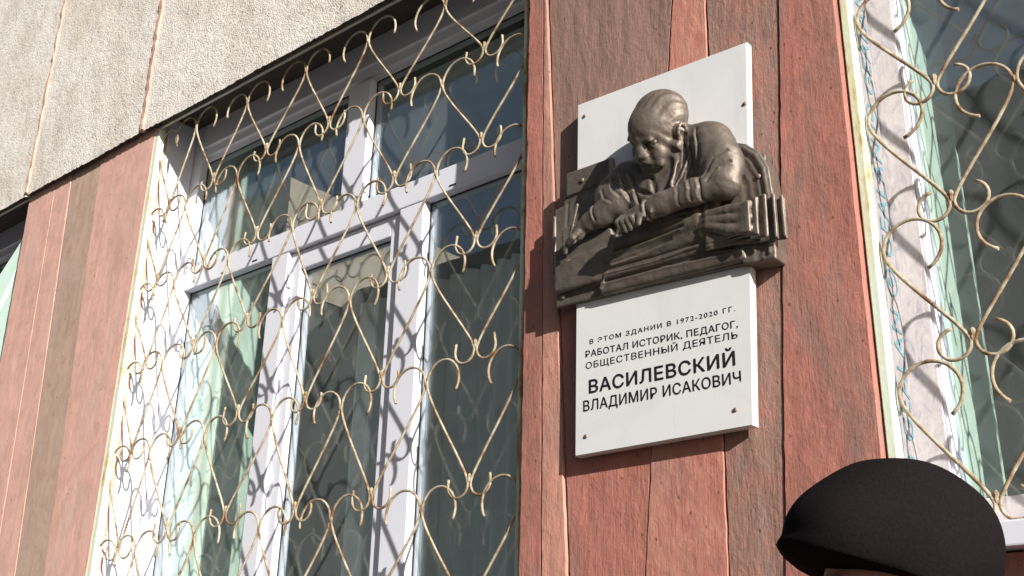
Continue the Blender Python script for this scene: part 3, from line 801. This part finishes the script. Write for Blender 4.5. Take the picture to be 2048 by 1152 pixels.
# --- an open book: fanned leaves whose free edges face right
bk = Sculpt((-1.26, 0.03, 2.62), (-1.0, 0.19, 2.80), 0.0022)
for i, (xr, h, zt_, zb_) in enumerate([(-1.016, 0.064, 2.757, 2.650), (-1.031, 0.075, 2.760, 2.648), (-1.047, 0.087, 2.758, 2.650), (-1.062, 0.098, 2.752, 2.656), (-1.076, 0.108, 2.744, 2.664)]):
    xl = -1.215 + 0.004 * i
    n_ = 26
    for q in range(n_):
        a, b = q / n_, (q + 1) / n_
        f = lambda t: (xl + (xr - xl) * t, h - 0.012 + 0.014 * t ** 2 + 0.007 * math.sin(t * 4.6 + i * .9))
        pa, pb = f(a), f(b); zc = (zt_ + zb_) / 2 - 0.012 * (1 - a) ** 2 + 0.003 * math.sin(i * 2 + 4 * a); hz = (zt_ - zb_) / 2 * (0.50 + 0.50 * a ** 1.5)
        ang = math.atan2(pb[1] - pa[1], pb[0] - pa[0]); ca, sa = math.cos(ang), math.sin(ang)
        bk.rbox(((pa[0] + pb[0]) / 2, (pa[1] + pb[1]) / 2, zc), ((xr - xl) / n_ / 2 + 0.003, 0.0042, hz), 0.002, [(ca, sa, 0), (-sa, ca, 0), (0, 0, 1)], 0.003)
for i, dz in enumerate((0.027, 0.002, -0.023)):
    bk.chain([((-1.242, 0.080, 2.730 + dz * .35), .010), ((-1.19, 0.098, 2.724 + dz * .6 + .004), .012), ((-1.135, 0.103, 2.712 + dz * 1.0), .013), ((-1.082, 0.106, 2.702 + dz * 1.15), .0115)], 0.003)
for i, (xa, za, xb_, zb_) in enumerate([(-1.074, 2.739, -1.086, 2.664), (-1.061, 2.748, -1.067, 2.658), (-1.047, 2.754, -1.049, 2.655), (-1.031, 2.756, -1.031, 2.653), (-1.016, 2.752, -1.015, 2.655)]):
    bk.cap((xa, 0.112 - .011 * i, za), (xb_, 0.112 - .011 * i, zb_), 0.0042, None, 0.002)
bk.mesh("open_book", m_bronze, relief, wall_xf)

# --- cloth-like sheet over the desk edge
sh = Sculpt((-1.66, 0.02, 2.60), (-1.10, 0.19, 2.84), RS)
sheet = [(-1.445, 2.800), (-1.235, 2.775), (-1.205, 2.74), (-1.212, 2.675), (-1.13, 2.655), (-1.12, 2.630), (-1.528, 2.640), (-1.522, 2.668), (-1.49, 2.70), (-1.475, 2.745)]
sh.poly(sheet, 0.03, 0.060, 0.0, 0.006)
sh.poly([(-1.445, 2.800), (-1.235, 2.775), (-1.21, 2.74), (-1.215, 2.685), (-1.505, 2.69), (-1.475, 2.745)], 0.03, 0.078, 0.012, 0.010)
for a, b, r1, r2 in [((-1.448, 0.078, 2.788), (-1.232, 0.092, 2.772), .012, .014), ((-1.470, 0.078, 2.752), (-1.225, 0.092, 2.738), .011, .018), ((-1.490, 0.074, 2.716), (-1.23, 0.078, 2.708), .010, .013),
                     ((-1.510, 0.064, 2.686), (-1.222, 0.066, 2.682), .010, .008), ((-1.525, 0.056, 2.652), (-1.14, 0.056, 2.644), .009, .010)]:
    sh.cap((a[0], a[1] - .005, a[2]), (b[0], b[1] - .006, b[2]), r1, r2, 0.022)
for a, b, r in [((-1.455, 0.092, 2.766), (-1.25, 0.106, 2.762), .005), ((-1.475, 0.088, 2.728), (-1.26, 0.100, 2.728), .005), ((-1.485, 0.083, 2.712), (-1.32, 0.088, 2.716), .003), ((-1.51, 0.071, 2.672), (-1.16, 0.069, 2.660), .0035)]:
    sh.cap(a, b, r, r * 0.6, 0.006, True)
sh.ell((-1.222, 0.084, 2.745), (0.012, 0.018, 0.022), None, 0.006).ell((-1.214, 0.078, 2.712), (0.011, 0.022, 0.022), None, 0.004)   # rolled end
sh.chain([((-1.445, 0.090, 2.798), .0045), ((-1.475, 0.084, 2.748), .005), ((-1.492, 0.076, 2.702), .004), ((-1.525, 0.066, 2.650), .005)], 0.004)
for pts, dp in [([(-1.455, 2.772), (-1.35, 2.772), (-1.25, 2.764)], .007), ([(-1.478, 2.734), (-1.38, 2.735), (-1.26, 2.738)], .008), ([(-1.50, 2.704), (-1.40, 2.706), (-1.30, 2.716)], .005), ([(-1.512, 2.690), (-1.36, 2.686), (-1.23, 2.692)], .006), ([(-1.518, 2.668), (-1.34, 2.666), (-1.15, 2.656)], .005)]:
    sh.crease(pts, .0042, dp, 0.7)
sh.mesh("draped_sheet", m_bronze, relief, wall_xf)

# --- the sculpted man: one continuous figure
fg = Sculpt((-1.66, 0.02, 2.70), (-1.04, 0.26, 3.16), RS)
# chest and shoulders
fg.ell((-1.30, 0.050, 2.855), (0.140, 0.050, 0.130), None, 0.01)
fg.ell((-1.345, 0.062, 2.835), (0.085, 0.050, 0.090), None, 0.03)
fg.rbox((-1.225, 0.066, 2.885), (0.062, 0.036, 0.072), 0.02, None, 0.03)          # jacket front
fg.ell((-1.425, 0.060, 2.925), (0.062, 0.040, 0.050), None, 0.03)
fg.cap((-1.25, 0.075, 2.972), (-1.20, 0.074, 2.958), 0.034, 0.040, 0.03)
# near arm in its sleeve: one mantle from shoulder to elbow, forearm on the desk
fg.chain([((-1.215, 0.072, 2.955), .042), ((-1.178, 0.082, 2.935), .047), ((-1.152, 0.092, 2.875), .048), ((-1.141, 0.102, 2.812), .042)], 0.03)
fg.chain([((-1.140, 0.108, 2.808), .033), ((-1.21, 0.128, 2.798), .031), ((-1.285, 0.142, 2.786), .028), ((-1.322, 0.146, 2.778), .026)], 0.010)
fg.chain([((-1.315, 0.149, 2.778), .021), ((-1.345, 0.152, 2.775), .020)], 0.006)
fg.cap((-1.306, 0.164, 2.798), (-1.305, 0.168, 2.760), .0045, .003, 0.008)      # cuff
# near hand with five fingers hanging over the sheet
fg.ell((-1.368, 0.152, 2.772), (0.028, 0.016, 0.021), None, 0.010)
for i, (dx, ln) in enumerate([(-0.023, .027), (-0.009, .032), (0.005, .031), (0.018, .025)]):
    x = -1.368 + dx
    fg.chain([((x, 0.160, 2.772), .0088), ((x - .006, 0.172, 2.768 - ln * .4), .0082), ((x - .004, 0.160, 2.768 - ln), .007)], 0.002)
fg.chain([((-1.350, 0.162, 2.772), .0085), ((-1.337, 0.168, 2.758), .008), ((-1.340, 0.168, 2.740), .0065)], 0.003)
# far arm: sleeve and hand with pen
fg.chain([((-1.440, 0.060, 2.930), .044), ((-1.490, 0.064, 2.900), .036), ((-1.465, 0.080, 2.860), .038)], 0.03)
fg.chain([((-1.45, 0.084, 2.858), .036), ((-1.50, 0.092, 2.838), .030), ((-1.535, 0.096, 2.826), .026)], 0.015)
fg.chain([((-1.535, 0.096, 2.825), .020), ((-1.555, 0.098, 2.818), .019)], 0.006)
fg.ell((-1.576, 0.098, 2.806), (0.026, 0.017, 0.024), None, 0.008)
for i, (dz, ln) in enumerate([(0.014, .030), (0.001, .034), (-0.012, .032), (-0.024, .026)]):
    fg.chain([((-1.582, 0.106, 2.806 + dz), .0082), ((-1.606, 0.110, 2.798 + dz), .0078), ((-1.612, 0.100, 2.784 + dz), .006)], 0.002)
fg.chain([((-1.562, 0.110, 2.802), .009), ((-1.574, 0.120, 2.784), .0082), ((-1.590, 0.116, 2.776), .0065)], 0.003)
fg.cap((-1.560, 0.118, 2.874), (-1.594, 0.112, 2.774), 0.0042, 0.003, 0.001)        # pen
# jacket: opening, collar, folds
fg.cap((-1.268, 0.112, 2.945), (-1.280, 0.126, 2.835), 0.006, 0.005, 0.006, True)
fg.cap((-1.259, 0.110, 2.930), (-1.270, 0.124, 2.835), 0.004, 0.0045, 0.003)
for a, b, r in [((-1.238, .110, 2.945), (-1.262, .122, 2.83), .005), ((-1.215, .110, 2.94), (-1.242, .122, 2.835), .005), ((-1.40, .102, 2.91), (-1.375, .112, 2.81), .0045), ((-1.335, .110, 2.885), (-1.318, .116, 2.81), .004), ((-1.375, .104, 2.86), (-1.30, .118, 2.815), .004)]:
    fg.cap(a, b, r, r * .7, 0.010, True)
fg.chain([((-1.218, .080, 2.992), .010), ((-1.226, .112, 2.968), .011), ((-1.250, .128, 2.938), .010)], 0.003)          # collar
fg.chain([((-1.375, .080, 2.965), .009), ((-1.350, .112, 2.925), .009), ((-1.300, .128, 2.905), .008)], 0.004)
fg.rbox((-1.224, 0.116, 2.950), (0.024, 0.009, 0.014), 0.003, [(.83, 0, -.55), (0, 1, 0), (.55, 0, .83)], 0.004)
fg.chain([((-1.218, .106, 2.935), .0035), ((-1.238, .114, 2.88), .0035), ((-1.262, .120, 2.835), .003)], 0.003)
# neck
fg.cap((-1.265, 0.070, 2.945), (-1.285, 0.100, 2.995), 0.046, 0.048, 0.02)
# head: local axes F forward, U up, L towards the ear we see
Fv = np.array((-0.30, 0.72, -0.72)); Fv /= np.linalg.norm(Fv)
Uv = np.array((0.19, 0.55, 0.60)); Uv -= Fv * (Uv @ Fv); Uv /= np.linalg.norm(Uv)
Lv = np.cross(Uv, Fv); Lv = Lv if Lv[0] > 0 else -Lv
HC = np.array((-1.304, 0.128, 2.996)); AX = [Fv, Uv, Lv]; SC = 0.90
def hp(f, u, l): return HC + SC * (Fv * f + Uv * u + Lv * l)
def hr(*r): return tuple(SC * x for x in r)
fg.ell(hp(-.012, .024, 0), hr(.083, .071, .067), AX, 0.010)
fg.ell(hp(.018, -.035, 0), hr(.062, .068, .056), AX, 0.030)
fg.ell(hp(.035, -.078, 0), hr(.034, .028, .036), AX, 0.020)          # jaw and chin
fg.ell(hp(-.030, .031, 0), hr(.083, .073, .0725), AX, 0.0015)         # close cropped hair
fg.ell(hp(.036, .028, 0), hr(.047, .042, .046), AX, 0.03)
fg.cap(hp(.076, .010, .034), hp(.076, .010, -.034), SC * .0085, None, 0.010)   # brow
for sgn in (1, -1):
    fg.ell(hp(.074, -.008, .028 * sgn), hr(.016, .013, .017), AX, 0.010, True)
    fg.ell(hp(.062, -.009, .028 * sgn), hr(.013, .0105, .014), AX, 0.003)
    fg.cap(hp(.073, .001, .016 * sgn), hp(.067, -.001, .042 * sgn), SC * .0045, None, 0.003)
    fg.ell(hp(.060, -.038, .036 * sgn), hr(.018, .018, .016), AX, 0.015)
    # ears
    fg.ell(hp(-.002, -.014, .072 * sgn), hr(.022, .036, .012), AX, 0.004)
    ring = [hp(-.004 + .019 * math.cos(a), -.012 + .031 * math.sin(a), .083 * sgn) for a in np.linspace(-1.7, 3.7, 14)]
    fg.chain([(q, SC * .0050) for q in ring], 0.002)
    fg.ell(hp(.000, -.012, .088 * sgn), hr(.010, .018, .011), AX, 0.002, True)
fg.chain([(hp(.072, .006, 0), SC * .010), (hp(.088, -.018, 0), SC * .0105), (hp(.093, -.030, 0), SC * .0120)], 0.008)   # nose
for sgn in (1, -1): fg.ell(hp(.086, -.034, .012 * sgn), hr(.011, .009, .009), AX, 0.005)
for sgn in (1, -1): fg.cap(hp(.086, -.047, .004 * sgn), hp(.070, -.058, .030 * sgn), SC * .0125, SC * .008, 0.004)       # moustache
fg.cap(hp(.074, -.068, .018), hp(.074, -.068, -.018), SC * .0080, None, 0.004)                                    # lip
fg.ell(hp(.066, -.088, 0), hr(.016, .014, .020), AX, 0.010)
# combed hair: shallow grooves over the skull shell
Xg, Hg, Zg = np.meshgrid(*fg.ax, indexing='ij')
Pl = np.stack([Xg - HC[0], Hg - HC[1], Zg - HC[2]], -1) / SC
pf, pu, plr = Pl @ Fv, Pl @ Uv, Pl @ Lv
shell = np.sqrt(((pf + .030) / .083) ** 2 + ((pu - .031) / .073) ** 2 + (plr / .0725) ** 2)
hairmask = np.clip((shell - 0.9) * 12, 0, 1) * np.clip((1.12 - shell) * 12, 0, 1) * np.clip((pu - .004 + pf * .15) * 60, 0, 1)
fg.F += (hairmask * 0.0012 * np.sin(plr * 330 + pf * 60 + 2.0 * np.sin(pu * 70))).astype(np.float32)
# cloth: broad shallow undulation so the sleeves do not read as tubes
cl = np.clip((2.975 - Zg) * 60, 0, 1) * np.clip((Xg + 1.50) * 40, 0, 1) * np.clip((Zg - 2.785) * 80, 0, 1)
fg.F += (cl * 0.0016 * np.sin(Xg * 95 + Zg * 60 + 3 * np.sin(Zg * 34)) * np.sin(Zg * 75 - Xg * 30 + 2 * np.sin(Xg * 40))).astype(np.float32)
for pts, w_, dp in [
    ([(-1.196, 2.972), (-1.188, 2.915), (-1.196, 2.860)], .0030, .0040),            # armhole seam
    ([(-1.232, 2.950), (-1.246, 2.895), (-1.266, 2.838)], .0032, .0045), ([(-1.212, 2.945), (-1.226, 2.890), (-1.244, 2.842)], .0030, .0035),
    ([(-1.165, 2.806), (-1.135, 2.838), (-1.108, 2.850)], .0034, .0048), ([(-1.172, 2.822), (-1.142, 2.862), (-1.112, 2.880)], .0034, .0042), 
    ([(-1.186, 2.826), (-1.178, 2.796), (-1.186, 2.770)], .0032, .0045), ([(-1.210, 2.826), (-1.200, 2.796), (-1.208, 2.770)], .0032, .0040), ([(-1.240, 2.818), (-1.232, 2.792), (-1.240, 2.766)], .0030, .0026),
    ([(-1.322, 2.806), (-1.319, 2.748)], .0028, .0055),                               # cuff
    ([(-1.410, 2.925), (-1.395, 2.870), (-1.375, 2.825)], .0034, .0042), ([(-1.435, 2.940), (-1.425, 2.885), (-1.405, 2.845)], .0034, .0042), ([(-1.462, 2.930), (-1.455, 2.890), (-1.430, 2.862)], .0034, .0040), ([(-1.49, 2.90), (-1.475, 2.868), (-1.45, 2.850)], .0034, .0034),
    ([(-1.512, 2.862), (-1.505, 2.815)], .0028, .0045), ([(-1.340, 2.885), (-1.325, 2.820)], .0034, .0030)]:
    fg.crease(pts, w_, dp)
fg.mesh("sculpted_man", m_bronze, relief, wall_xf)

# ------------------------------------------------------------------ the man in the cap, in front of the wall
PX = Vector((-0.548, -0.812, 0)); FACE = Vector((-0.763, -0.646, 0))
SIDE = Vector((FACE.y, -FACE.x, 0))                    # his right
per = thing("person", "person in a black wool cap and dark coat, standing below the right-hand window", "person", (0, 0, 0))
HZ = 1.755                                             # centre of the head
def pxf(V):
    W = np.zeros_like(V)
    for i in range(3):
        W[:, i] = PX[i] + V[:, 0] * FACE[i] + V[:, 1] * SIDE[i]
    W[:, 2] += V[:, 2]
    return W, True
hd = Sculpt((-.16, -.13, 1.42), (.16, .13, 1.90), 0.004)
hd.ell((-.012, 0, HZ + .03), (.098, .078, .092), None, 0.01)
hd.ell((.018, 0, HZ - .03), (.075, .064, .085), None, 0.03)
hd.ell((.045, 0, HZ - .085), (.042, .042, .035), None, 0.025)
hd.cap((-.02, 0, HZ - .05), (-.03, 0, 1.44), .060, .066, 0.02)
hd.cap((.083, .036, HZ + .016), (.083, -.036, HZ + .016), .013, None, 0.012)
hd.chain([((.086, 0, HZ + .008), .010), ((.106, 0, HZ - .022), .012), ((.112, 0, HZ - .036), .014)], 0.01)
for sgn in (1, -1):
    hd.ell((.088, .031 * sgn, HZ - .004), (.016, .014, .018), None, 0.01, True)
    hd.ell((.076, .031 * sgn, HZ - .005), (.013, .0135, .012), None, 0.003)
    hd.ell((.100, .012 * sgn, HZ - .040), (.010, .009, .009), None, 0.006)
    hd.ell((-.012, .076 * sgn, HZ - .012), (.020, .010, .032), None, 0.006)
    hd.ell((-.008, .088 * sgn, HZ - .012), (.009, .007, .016), None, 0.003, True)
hd.cap((.088, .02, HZ - .068), (.088, -.02, HZ - .068), .008, None, 0.006)
hd.cap((.097, .022, HZ - .067), (.097, -.022, HZ - .067), .003, None, 0.002, True)
body = hd.mesh("head", m_skin, per, pxf)
cp = Sculpt((-.19, -.15, HZ - .09), (.22, .15, 1.97), 0.004)
cp.ell((-.006, 0, HZ + .072), (.127, .110, .111), None, 0.01)
cp.ell((.070, 0, HZ + .078), (.062, .088, .056), None, 0.04)
ct_, st_ = math.cos(.335), math.sin(.335)
tilt = [(ct_, 0, st_), (0, 1, 0), (-st_, 0, ct_)]
cp.rbox((0.3288 * .075, 0, HZ + .019 - .9444 * .075), (.3, .3, .075), 0.0, tilt, 0.004, True)
cp.ell((.066, 0, HZ + .048), (.084, .080, .011), tilt, 0.012)
cp.ell((-.012, 0, HZ + .02), (.098, .080, .09), None, 0.004, True)
Xc, Yc, Zc = np.meshgrid(*cp.ax, indexing='ij')
cp.F += (0.0016 * np.sin(Xc * 42 + 2 * np.sin(Yc * 30)) * np.sin(Zc * 38 + Yc * 26)).astype(np.float32)     # soft slack of the cloth
cp.mesh("cap", m_cap, per, pxf)
hs = Sculpt((-.14, -.11, 1.60), (.06, .11, HZ + .05), 0.004)
hs.ell((-.030, 0, HZ - .005), (.086, .082, .065), None, 0.004)
hs.mesh("hair", m_hair, body, pxf)
ct = Sculpt((-.26, -.36, .82), (.26, .36, 1.56), 0.008)
ct.ell((-.02, 0, 1.22), (.135, .20, .30), None, 0.02)
ct.ell((-.02, 0, 1.05), (.140, .19, .22), None, 0.06)
ct.cap((-.03, .15, 1.40), (-.03, -.15, 1.40), .075, None, 0.06)
ct.cap((-.025, 0, 1.42), (-.028, 0, 1.51), .082, .076, 0.03)
for sgn in (1, -1): ct.chain([((-.03, .20 * sgn, 1.39), .070), ((-.04, .265 * sgn, 1.13), .058), ((.03, .275 * sgn, .905), .047)], 0.03)
up_xf = lambda V: pxf(V + np.array((0, 0, 0.095)))
ct.mesh("coat", m_cloth, per, up_xf)
tr = Sculpt((-.22, -.24, GZ + 0.05), (.24, .24, 1.09), 0.01)
for sgn in (1, -1): tr.chain([((-.02, .09 * sgn, 1.02), .10), ((0, .10 * sgn, .60), .078), ((-.02, .105 * sgn, .20), .062)], 0.03)
tr.mesh("trousers", m_cloth, per, pxf)
for sgn in (1, -1):
    sb_ = Sculpt((-.14, -.2, GZ - .02), (.24, .2, GZ + .15), 0.006)
    sb_.cap((-.05, .105 * sgn, GZ + .045), (.13, .125 * sgn, GZ + .036), .045, .036, 0.01).cap((-.02, .105 * sgn, GZ + .04), (-.02, .105 * sgn, GZ + .11), .046, .05, 0.02)
    sb_.rbox((.03, .11 * sgn, GZ - .06), (.3, .2, .06), 0.0, None, 0.0, True)
    sb_.mesh("shoe", m_gasket, per, pxf)
    hn = Sculpt((-.05, min(.2 * sgn, .36 * sgn), .68), (.16, max(.2 * sgn, .36 * sgn), .93), 0.0035)
    hn.cap((.03, .276 * sgn, .92), (.038, .276 * sgn, .86), .026, .024, 0.01)
    hn.ell((.045, .276 * sgn, .825), (.038, .016, .046), None, 0.015)
    for q, (df, ln) in enumerate([(.030, .070), (.011, .080), (-.008, .074), (-.026, .058)]):
        hn.chain([((.045 + df, .276 * sgn, .795), .0095), ((.050 + df, .272 * sgn, .795 - ln * .5), .009), ((.050 + df, .258 * sgn, .795 - ln), .0075)], 0.003)
    hn.chain([((.07, .27 * sgn, .845), .012), ((.098, .262 * sgn, .815), .011), ((.104, .255 * sgn, .785), .009)], 0.006)
    hn.mesh("hand", m_skin, per, up_xf)
